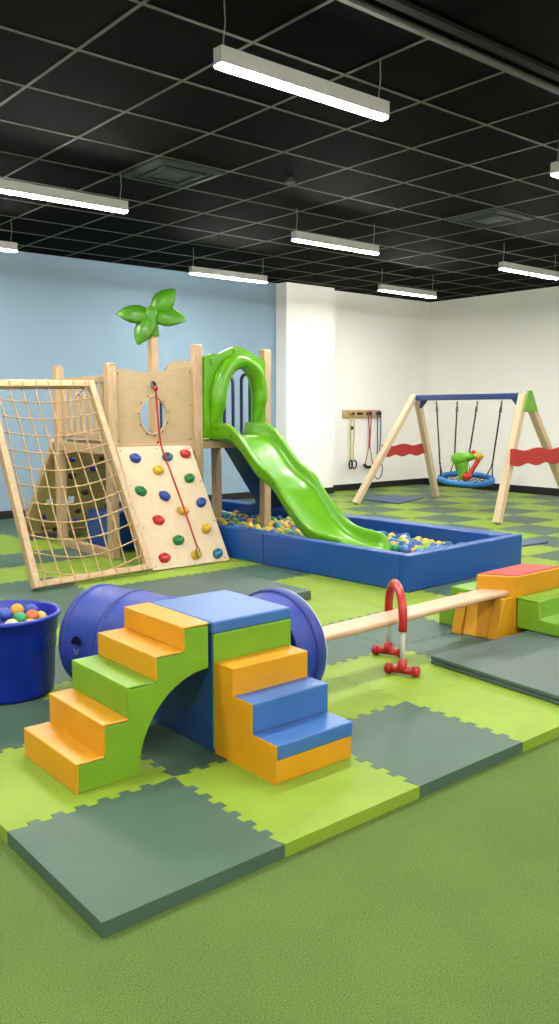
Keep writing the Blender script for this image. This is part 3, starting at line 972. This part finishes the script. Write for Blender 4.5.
for c, x, s in HOLDS:
    ang = rnd.uniform(-0.6, 0.6)
    prof = []
    m = MB()
    n1 = 16
    v, f = [], []
    lay = [(1.0, 0.0), (1.02, 0.012), (0.86, 0.032), (0.55, 0.046), (0.30, 0.040), (0.16, 0.030)]
    for r, h in lay:
        for k in range(n1):
            a = 2 * math.pi * k / n1
            rx = 0.060 * r * (1 + 0.10 * math.cos(3 * a + ang * 3))
            ry = 0.046 * r * (1 - 0.16 * math.sin(a) * abs(math.cos(a)))
            dx, dy = rx * math.cos(a), ry * math.sin(a)
            X_, Y_ = dx * math.cos(ang) - dy * math.sin(ang), dx * math.sin(ang) + dy * math.cos(ang)
            v.append(on_board(x + X_, s + Y_ + h * 0.25, h))
    for i in range(len(lay) - 1):
        for k in range(n1):
            l = (k + 1) % n1
            f.append((i * n1 + k, i * n1 + l, (i + 1) * n1 + l, (i + 1) * n1 + k))
    f.append([(len(lay) - 1) * n1 + k for k in range(n1)])
    m.add(v, f)
    m.build("climbing_hold", M["h_" + c], t, smooth=True, label="%s climbing hold" % c)
# red rope with steel clip
t = thing("climbing_rope", (4.42, 6.95, 0.2), "red climbing rope hanging from the porthole panel down the climbing board", "rope")
top_p = Vector((4.412, FY - 0.072, 1.70))
end_p = on_board(4.372, 0.140, 0.095)
edge_p = on_board(4.425, bl - 0.01, 0.045)
path = [top_p, top_p.lerp(edge_p, 0.5), edge_p + Vector((0.008, -0.004, 0))] + [edge_p.lerp(end_p, q) + bn * (0.012 * math.sin(math.pi * q)) for q in (0.25, 0.5, 0.75, 1.0)]
MB().tube([p for p in catmull(path, 5)], 0.0095, 8).build("cord", M["red_rope"], t, smooth=True)
for p_, r_ in ((top_p + Vector((0, 0, 0.01)), 0.024), (edge_p + Vector((-0.03, -0.012, 0.02)), 0.014), (on_board(4.452, 1.19, 0.075), 0.018)):
    MB().ball(p_, r_, 10, 8).build("knot", M["red_rope"], t, smooth=True)
m = MB()
m.tube([end_p + Vector((0.02 * math.cos(2 * math.pi * k / 16), 0, -0.022 + 0.03 * math.sin(2 * math.pi * k / 16))) for k in range(16)], 0.006, 8, True)
m.tube([end_p + Vector((-0.008, -0.01, -0.05)), end_p + Vector((-0.008, -0.012, -0.09))], 0.010, 8)
m.build("clip", M["steel"], t, smooth=True)

# ------------------------------------------------------------------ rope net climber
t = thing("net_climber", (3.3, 6.7, Z), "leaning timber frame with a knotted rope climbing net at left", "climbing net")
NBL, NBR = Vector((2.750, 6.375, Z + 0.045)), Vector((3.835, 6.44, Z + 0.055))
NTL, NTR = Vector((2.705, 7.13, 1.715)), Vector((3.680, 7.15, 1.735))
pn = (NBR - NBL).cross(NTL - NBL).normalized()
def np_(s, q, off=0.0):
    return NBL.lerp(NBR, s).lerp(NTL.lerp(NTR, s), q) + pn * off
upd = (NTL - NBL).normalized()
MB().bar(NBL - upd * 0.03, NTL + upd * 0.03, 0.060, 0.075, pn).build("side_rail", M["wood_v"], t, bevel=0.008)
MB().bar(NBR - upd * 0.03, NTR + upd * 0.03, 0.060, 0.075, pn).build("side_rail", M["wood_v"], t, bevel=0.008)
MB().bar(NTL, NTR - (NTR - NTL).normalized() * 0.03, 0.065, 0.070, pn).build("top_rail", M["wood_x"], t, bevel=0.008)
MB().bar(NBL, NBR, 0.055, 0.055, pn).build("bottom_rail", M["wood_x"], t, bevel=0.008)
MB().bar(NTR + Vector((-0.03, 0, -0.02)), NTR + Vector((-0.14, -0.03, -0.10)), 0.012, 0.05, (0, 1, 0)).build("bracket", M["steel"], t)
m = MB()
nv, nh = 8, 11
vs = [0.07 + 0.86 * k / (nv - 1) for k in range(nv)]
def net_pt(s, q):
    sag = 0.062 * math.sin(math.pi * s)          # rows hang in shallow curves
    qq = q - sag * (0.35 + 0.65 * (1 - q)) * (0 if q > 0.995 else 1)
    return np_(s + 0.012 * math.sin(9 * q + 6 * s), max(0.012, qq), 0.012 - 0.03 * math.sin(math.pi * s) * math.sin(math.pi * q))
for s in vs:
    m.tube([np_(s, 1.0, 0.0)] + [net_pt(s, 0.99 - 0.985 * k / 20) for k in range(1, 20)] + [np_(s, 0.0, 0.0)], 0.0068, 7)
    m.ball(np_(s, 1.0, 0.0), 0.047, 10, 6, (0.34, 1, 1))
    m.ball(np_(s, 0.0, 0.0), 0.040, 10, 6, (0.34, 1, 1))
qs = [0.07 + 0.855 * k / (nh - 1) for k in range(nh)]
for q in qs:
    m.tube([np_(0.0, q, 0.0)] + [net_pt(k / 24, q) for k in range(1, 24)] + [np_(1.0, q, 0.0)], 0.0062, 7)
    for s in vs:
        m.ball(net_pt(s, q), 0.0150, 8, 6)
m.build("rope_net", M["rope"], t, smooth=True)

# ------------------------------------------------------------------ rear climbing wall
t = thing("rear_climbing_wall", (4.3, 8.9, Z), "brown holed plywood climbing wall leaning behind the tower at left", "climbing wall")
RA, RB = Vector((0, 9.26, Z)), Vector((0, 8.48, 1.16))
rd = (RB - RA); rl_ = rd.length; rdn = rd.normalized()
rn = Vector((0, -rdn.z, rdn.y))
def rear(a, s, c):
    p = RA + rdn * s + rn * c
    return (a, p.y, p.z)
def blob(cx, cy, r, n=7, k=0.0, sx=1.0):
    return [(cx + sx * r * (1 + 0.22 * math.sin(3 * i + k)) * math.cos(2 * math.pi * i / n + k), cy + r * (1 + 0.18 * math.cos(2 * i + k)) * math.sin(2 * math.pi * i / n + k)) for i in range(n)]
outer = [(3.89, 0.03), (4.78, 0.03), (4.62, rl_ - 0.02), (3.95, rl_ - 0.02)]
holes = [[(4.02, 0.49), (4.11, 0.49), (4.11, 0.56), (4.02, 0.56)], [(4.25, 0.47), (4.38, 0.47), (4.36, 0.58), (4.27, 0.58)],
         blob(4.02, 1.12, 0.04, 6, 0.5)]
plate("holed_panel", outer, holes, 0.022, rear, M["ply_brown"], t)
m = MB()
m.bar(Vector(rear(3.855, 0.03, 0)), Vector(rear(3.925, rl_ + 0.02, 0)), 0.055, 0.07, rn)
m.build("side_rail", M["wood_v"], t, bevel=0.006)
m = MB()
m.bar(Vector(rear(4.80, 0.03, 0)), Vector(rear(4.645, rl_, 0)), 0.05, 0.06, rn)
m.build("side_rail", M["wood_v"], t, bevel=0.006)
MB().bar(Vector(rear(3.90, 0.05, 0)), Vector(rear(4.78, 0.05, 0)), 0.05, 0.06, rn).build("bottom_rail", M["wood_x"], t, bevel=0.006)
for a, s, r in ((4.182, 1.122, .05), (4.242, 0.887, .06), (4.479, 0.974, .05), (4.546, 1.12, .04), (4.469, 0.629, .055), (4.454, 0.345, .045),
                (4.462, 0.198, .05), (4.028, 0.299, .05), (4.083, 0.124, .038), (4.226, 0.090, .038)):
    MB().ball(rear(a, s, 0.018), r * 0.8, 10, 6, (1.1, 0.7, 0.8)).build("climbing_hold", M["tub"] if r == .05 else M["black"], t, smooth=True)

# ------------------------------------------------------------------ slide
t = thing("slide", (5.36, 6.0, 0.2), "lime green moulded wave slide with an arched hood running into the ball pit", "slide")
# centre line (y, rail top z, floor z)
RAIL = [(7.30, 1.372), (7.06, 1.368), (6.90, 1.345), (6.72, 1.232), (6.46, 1.010), (6.22, 0.880), (6.05, 0.710), (5.86, 0.550), (5.66, 0.430), (5.42, 0.392), (5.31, 0.386), (5.25, 0.366), (5.20, 0.320), (5.165, 0.255)]
FLOORC = [(7.30, 1.215), (7.06, 1.212), (6.90, 1.190), (6.72, 1.085), (6.46, 0.865), (6.22, 0.745), (6.05, 0.585), (5.86, 0.425), (5.66, 0.305), (5.42, 0.252), (5.31, 0.244), (5.25, 0.240), (5.20, 0.235), (5.165, 0.228)]
R2 = catmull([(a, b, 0) for a, b in RAIL], 6)
F2 = catmull([(a, b, 0) for a, b in FLOORC], 6)
xc = 5.36
v, f = [], []
ns = len(R2)
secs = []
for r, fl in zip(R2, F2):
    y, zr, zf = r.x, r.y, fl.y
    h = zr - zf
    hw_ = 0.262
    s = []
    # outside left, up, over the rolled rim, down the inside, across the bed, and back
    s += [(-hw_ + 0.03, zf - 0.030), (-hw_ - 0.000, zf - 0.010), (-hw_ - 0.010, zf + 0.35 * h), (-hw_ - 0.014, zr - 0.045), (-hw_ - 0.022, zr - 0.028), (-hw_ - 0.016, zr - 0.006), (-hw_ + 0.004, zr), (-hw_ + 0.024, zr - 0.006), (-hw_ + 0.032, zr - 0.03)]
    s += [(-hw_ + 0.042, zf + 0.45 * h), (-hw_ + 0.065, zf + 0.14 * h + 0.005), (-hw_ + 0.11, zf + 0.004), (-0.06, zf)]
    half = s
    full = half + [(-a, b) for a, b in reversed(half)]
    secs.append([(xc + a, y, b) for a, b in full])
n = len(secs[0])
for s in secs:
    v += s
for i in range(ns - 1):
    for k in range(n):
        l = (k + 1) % n
        f.append((i * n + k, i * n + l, (i + 1) * n + l, (i + 1) * n + k))
f.append(list(range(n)))
f.append([(ns - 1) * n + k for k in range(n)])
ch = MB().add(v, f).build("chute", M["slide"], t, smooth=True)
for y, z in ((7.12, 1.30), (6.86, 1.235), (6.66, 1.10), (6.42, 0.90), (6.2, 0.80)):
    MB().ball((xc - 0.276, y, z), 0.008, 8, 5).build("screw", M["black"], ch, smooth=True)
# flat hood panel with arched opening
top = [(4.998, 2.045), (5.09, 2.075), (5.19, 2.085), (5.28, 2.125), (5.38, 2.160), (5.46, 2.160), (5.55, 2.13), (5.66, 2.075), (5.75, 2.045), (5.795, 2.03)]
topc = [(p.x, p.y) for p in catmull([(a, b, 0) for a, b in top], 4)]
outer = [(4.998, 1.205), (5.802, 1.205)] + list(reversed(topc))
arch_in = [(5.215, 1.38), (5.225, 1.55), (5.250, 1.70), (5.300, 1.84), (5.375, 1.92), (5.450, 1.942), (5.525, 1.915), (5.585, 1.84), (5.618, 1.72), (5.628, 1.55), (5.622, 1.38)]
ac = [(p.x, p.y) for p in catmull([(a, b, 0) for a, b in arch_in], 4)]
hole = [(5.16, 1.23)] + ac + [(5.60, 1.23)]
hood = plate("hood_panel", outer, [hole], 0.045, lambda a, b, c: (a, FY - 0.052 + c, b), M["slide"], t)
# protruding half-tube around the opening, tapered at its feet
ctr = [(5.115, 1.34), (5.135, 1.50), (5.155, 1.68), (5.205, 1.84), (5.305, 1.965), (5.445, 2.010), (5.575, 1.965), (5.665, 1.86), (5.700, 1.70), (5.690, 1.53), (5.655, 1.36)]
cc = catmull([(a, b, 0) for a, b in ctr], 5)
m = MB()
v, f = [], []
sg = 12
N = len(cc)
for i, p in enumerate(cc):
    tq = (cc[min(i + 1, N - 1)] - cc[max(i - 1, 0)]).normalized()
    nn = Vector((-tq.y, tq.x, 0))
    u = i / (N - 1)
    tap = min(1.0, 0.15 + 6.0 * min(u, 1 - u))
    wid = 0.088 * (0.55 + 0.45 * tap) if u < 0.5 else 0.075 * (0.45 + 0.55 * tap)
    dep = 0.115 * tap
    for k in range(sg):
        a = math.pi * k / (sg - 1)
        q = p + nn * wid * math.cos(a)
        v.append((q.x, FY - 0.074 - dep * math.sin(a) ** 0.8, q.y))
for i in range(N - 1):
    for k in range(sg - 1):
        f.append((i * sg + k, i * sg + k + 1, (i + 1) * sg + k + 1, (i + 1) * sg + k))
    f.append((i * sg, (i + 1) * sg, (i + 1) * sg + sg - 1, i * sg + sg - 1))
f.append(list(range(sg)))
f.append([(N - 1) * sg + k for k in range(sg)])
m.add(v, f)
m.build("hood_arch", M["slide"], t, smooth=True)
# raised triangles and the shield on the hood
def raised(loop, d=0.012):
    MB().prism([(a, FY - 0.074, b) for a, b in loop], (0, -d, 0)).build("raised_motif", M["slide"], hood, bevel=0.005)
raised([(5.06, 2.03), (5.16, 2.045), (5.08, 1.95)])
raised([(5.75, 2.00), (5.66, 2.02), (5.745, 1.93)])
raised([(5.36, 2.135), (5.48, 2.135), (5.46, 2.075), (5.42, 2.05), (5.38, 2.075)])
MB().box(5.10, 5.60, FY - 0.09, FY + 0.03, 1.206, 1.225).build("sill_plate", M["slide"], t, bevel=0.004)

# ------------------------------------------------------------------ swing set
t = thing("swing_set", (9.9, 7.7, Z), "timber A frame swing stand with a blue beam and red wavy boards", "swing set")
AL, AR = Vector((10.26, 8.93, 1.69)), Vector((9.58, 6.50, 1.685))
legs = [(Vector((9.114, 9.111, Z + 0.02)), AL + Vector((-0.03, 0.01, 0.03))), (Vector((10.961, 9.066, Z + 0.02)), AL + Vector((0.06, 0.02, -0.04))),
        (Vector((8.889, 6.354, Z + 0.02)), AR + Vector((-0.045, -0.03, 0.02))), (Vector((10.62, 6.33, Z + 0.02)), AR + Vector((0.05, -0.03, -0.02)))]
for a, b in legs:
    lm = MB().bar(a, b, 0.085, 0.10, (0, 1, 0))
    lm.v = [(p[0], p[1], max(p[2], Z + 0.001)) for p in lm.v]
    lm.build("leg", M["wood_swing"], t, bevel=0.008)
bdv = (AR - AL).normalized()
MB().bar(AL - bdv * 0.02, AR - bdv * 0.03, 0.085, 0.085).build("beam", M["beam_blue"], t, bevel=0.012)
for c, s in ((AL, 1), (AR, -1)):
    m = MB()
    p = c + bdv * 0.11 * s
    m.prism([p + Vector((0, 0, -0.04)), p + Vector((0, 0, -0.04)) + bdv * 0.13 * s, p + Vector((0, 0, -0.16)) - bdv * 0.02 * s], Vector((0.07, 0, 0)))
    m.build("corner_bracket", M["beam_blue"], t)
# lime gusset on the near frame
gx = Vector((1, -0.03, 0)).normalized()
c = AR + Vector((-0.03, -0.115, -0.02))
lp = [(-0.015, 0.085), (0.06, 0.09), (0.20, -0.165), (0.19, -0.19), (-0.07, -0.19), (-0.10, -0.15)]
m = MB().prism([c + gx * a + Vector((0, 0, b)) for a, b in lp], (0, 0.03, 0))
m.build("gusset", M["bracket"], t, bevel=0.008)
# red wavy boards
def wavy(p, q, z0, z1, off):
    p, q = Vector(p), Vector(q)
    d = (q - p); L = d.length; d.normalize()
    n = 48
    tops, bots = [], []
    for k in range(n + 1):
        s = L * k / n
        ph = 2 * math.pi * k / n
        tops.append(p + d * s + Vector((0, 0, z1 + 0.016 * math.cos(2.2 * ph))))
        bots.append(p + d * s + Vector((0, 0, z0 + 0.016 * math.cos(3.2 * ph + 0.6))))
    m = MB().prism(bots + tops[::-1], off)
    m.build("wavy_board", M["red_board"], t, bevel=0.006)
wavy((9.66, 9.10, 0), (10.70, 9.06, 0), 0.78, 0.95, (0, -0.03, 0))
wavy((9.05, 6.31, 0), (10.30, 6.27, 0), 0.80, 1.00, (0, -0.03, 0))

# basket swing
t = thing("basket_swing", (9.93, 7.68, 0.45), "blue ring basket swing hanging on black ropes from the beam", "swing")
rc = Vector((9.93, 7.66, 0.50)); RR = 0.375
m = MB()
def tip(p):
    """the basket hangs with its far side a little high"""
    d = p - rc
    return p + Vector((0, 0, 0.13 * (d.x * 0.64 + d.y * 0.768)))
ring = [tip(rc + Vector((RR * math.cos(2 * math.pi * k / 48), RR * math.sin(2 * math.pi * k / 48), 0))) for k in range(48)]
m.tube(ring, 0.042, 12, True)
m.build("ring", M["swing_blue"], t, smooth=True)
m = MB()
for k in range(-5, 6):
    o_ = k * 0.068
    h = math.sqrt(max(0, RR * RR - o_ * o_))
    for ax in (0, 1):
        pts = []
        for i in range(9):
            s = -h + 2 * h * i / 8
            dz = -0.05 * (1 - (s * s + o_ * o_) / (RR * RR))
            pts.append(tip(rc + (Vector((s, o_, dz)) if ax == 0 else Vector((o_, s, dz)))))
        m.tube(pts, 0.006, 5)
m.build("net_seat", M["navy"], t, smooth=True)
fr = [0.22, 0.43, 0.62, 0.83]
def rdir(a, b):
    d = Vector((0.768, -0.64, 0)) * a + Vector((0.64, 0.768, 0)) * b
    return math.atan2(d.y, d.x)
for k, (q, a) in enumerate(zip(fr, (rdir(-0.95, 0.25), rdir(-0.3, 0.95), rdir(0.22, 0.97), rdir(0.95, 0.1)))):
    hk = AL.lerp(AR, q) + Vector((0, 0, -0.062))
    spl = 0.26 if k in (0, 3) else 0.12
    e1 = tip(rc + Vector((RR * math.cos(a - spl * 1.2), RR * math.sin(a - spl * 1.2), 0.03)))
    e2 = tip(rc + Vector((RR * math.cos(a + spl * 1.2), RR * math.sin(a + spl * 1.2), 0.03)))
    cen = tip(rc + Vector((RR * 0.98 * math.cos(a), RR * 0.98 * math.sin(a), 0.03)))
    kn = cen.lerp(hk, 0.16)
    m = MB()
    m.tube([e1, kn, e2], 0.0095, 6)
    m.tube([kn, hk + (kn - hk) * 0.05], 0.0115, 7)
    m.ball(kn, 0.018, 8, 6)
    m.build("hanging_rope", M["black"], t, smooth=True)
    m = MB()
    m.tube([hk, hk + (kn - hk) * 0.09, hk + (kn - hk) * 0.10, hk + (kn - hk) * 0.17, hk + (kn - hk) * 0.18], [0.012, 0.012, 0.02, 0.02, 0.012], 8)
    m.build("chain_clip", M["steel"], t, smooth=True)
# toy riding on the swing
t = thing("ride_on_toy", (9.86, 7.64, 0.46), "lime, yellow and red plastic toy animal sitting on the basket swing", "toy")
tb = Vector((9.86, 7.64, 0.50))
m = MB()
m.tube(catmull([tb, tb + upv * 0.12 - rt * 0.02, tb + upv * 0.24 - rt * 0.05], 4), [0.085, 0.083, 0.081, 0.079, 0.077, 0.080, 0.086, 0.092, 0.10], 16)
m.ball(tb + upv * 0.30 - rt * 0.08, 0.11, 16, 10, (1.25, 1.0, 0.85))
m.ball(tb + upv * 0.33 + rt * 0.06, 0.085, 14, 8, (1.3, 1.0, 0.75))
m.build("body", M["toy_green"], t, smooth=True)
m = MB()
m.ball(tb + upv * 0.335 + rt * 0.19, 0.075, 14, 8, (1.2, 1.0, 0.75))
m.build("head", M["toy_yellow"], t, smooth=True)
m = MB()
m.ball(tb + upv * 0.05 - fwv * 0.09 + rt * 0.02, 0.085, 14, 8, (1.2, 0.7, 0.75))
m.tube(catmull([tb + upv * 0.06 + rt * 0.06 - fwv * 0.05, tb + upv * 0.17 + rt * 0.12 - fwv * 0.05, tb + upv * 0.30 + rt * 0.19 - fwv * 0.07], 4), 0.032, 10)
m.ball(tb + upv * 0.385 + rt * 0.12, 0.04, 10, 8)
m.build("red_trim", M["toy_red"], t, smooth=True)

# ------------------------------------------------------------------ band rack on the white wall
t = thing("peg_rack", (11.05, 10.9, 1.43), "wooden peg board fixed on the white wall beyond the swing", "wall rack")
MB().box(10.56, 11.545, 10.895, 10.93, 1.355, 1.50).build("board", M["wood_x"], t, bevel=0.006)
PEG = [10.736, 10.942, 11.180, 11.436]
for x in PEG:
    m = MB()
    m.lathe([(0.030, 0), (0.028, 0.01), (0.018, 0.02), (0.018, 0.075), (0.026, 0.08), (0.024, 0.095), (0.01, 0.10)], (x, 10.896, 1.435), 16, (0, -1, 0))
    m.build("peg", M["black"], t, smooth=True)
yb_ = 10.845
def hang(name, label, mat, x, zbot, w, loop_w=None):
    e = thing(name, (x, yb_, zbot), label, "exercise band", "stretch bands hanging on the peg board")
    pts = [(x - 0.032, yb_, 1.462), (x - 0.042, yb_, 1.42), (x - w, yb_ - 0.005, 1.1), (x - w * 0.8, yb_, 0.8), (x - w, yb_, zbot + 0.06)]
    pts2 = [(x + 0.032, yb_, 1.462), (x + 0.042, yb_, 1.42), (x + w, yb_ - 0.01, 1.1), (x + w * 0.8, yb_, 0.8), (x + w, yb_, zbot + 0.06)]
    over = [(x - w * 0.4, yb_, 1.44), (x, yb_, 1.458), (x + w * 0.4, yb_, 1.44)]
    m = MB()
    m.tube(catmull(list(reversed(pts)) + [(x, yb_, 1.482)] + pts2, 6), 0.011, 7)
    m.build("band", mat, e, smooth=True)
    return e
e = hang("hanging_exercise_band", "yellow stretch band with black round handles on the peg board's left peg", M["yellow_cord"], 10.737, 0.52, 0.045)
m = MB()
for cx_, ax in ((10.715, 0.5), (10.80, 2.2)):
    m.tube([(cx_ + 0.06 * math.cos(2 * math.pi * k / 20) * math.cos(ax), yb_ + 0.03 * math.cos(2 * math.pi * k / 20) * math.sin(ax), 0.52 + 0.075 * math.sin(2 * math.pi * k / 20)) for k in range(20)], 0.014, 8, True)
m.ball((10.73, yb_, 1.18), 0.035, 10, 6)
m.build("handle", M["black"], e, smooth=True)
e = hang("hanging_exercise_band", "red stretch band with a triangular handle on the peg board's third peg", M["pink_cord"], 11.19, 0.86, 0.012)
m = MB()
m.tube([(11.19, yb_, 0.90), (11.10, yb_, 0.55), (11.06, yb_, 0.48), (11.19, yb_, 0.45), (11.30, yb_, 0.48), (11.27, yb_, 0.56)], 0.010, 7, True)
m.build("handle_strap", M["pink_cord"], e, smooth=True)
m = MB()
m.tube([(11.06, yb_, 0.50), (11.13, yb_, 0.455), (11.22, yb_, 0.45)], 0.030, 10)
m.build("handle", M["black"], e, smooth=True)
e = hang("hanging_exercise_band", "dark blue stretch band with a looped end on the peg board's right peg", M["blue_cord"], 11.435, 0.62, 0.040)
m = MB()
m.tube([(11.44 + 0.115 * math.cos(2 * math.pi * k / 28), yb_ + 0.01, 0.40 + 0.18 * math.sin(2 * math.pi * k / 28)) for k in range(28)], 0.009, 7, True)
m.tube([(11.475, yb_, 0.68), (11.475, yb_, 0.56)], 0.02, 8)
m.build("handle_loop", M["blue_cord"], e, smooth=True)

# ------------------------------------------------------------------ world, camera
w = bpy.data.worlds.new("room ambience")
SC.world = w
w.use_nodes = True
w.node_tree.nodes["Background"].inputs["Color"].default_value = (0.9, 0.95, 1.0, 1)
w.node_tree.nodes["Background"].inputs["Strength"].default_value = 0.3
cam = bpy.data.cameras.new("camera")
cam.sensor_fit = "VERTICAL"
cam.sensor_height = 32.0
cam.lens = 32.0 * 840.0 / 1024.0
cam.clip_end = 100
co = bpy.data.objects.new("camera", cam)
COL.objects.link(co)
co.location = (0, 0, 1.5)
co.rotation_euler = (math.radians(90) - math.atan(102 / 840.0), 0, math.radians(50.2 - 90))
SC.camera = co
SC.view_settings.view_transform = "Standard"
SC.view_settings.look = "None"
SC.view_settings.exposure = 0.0
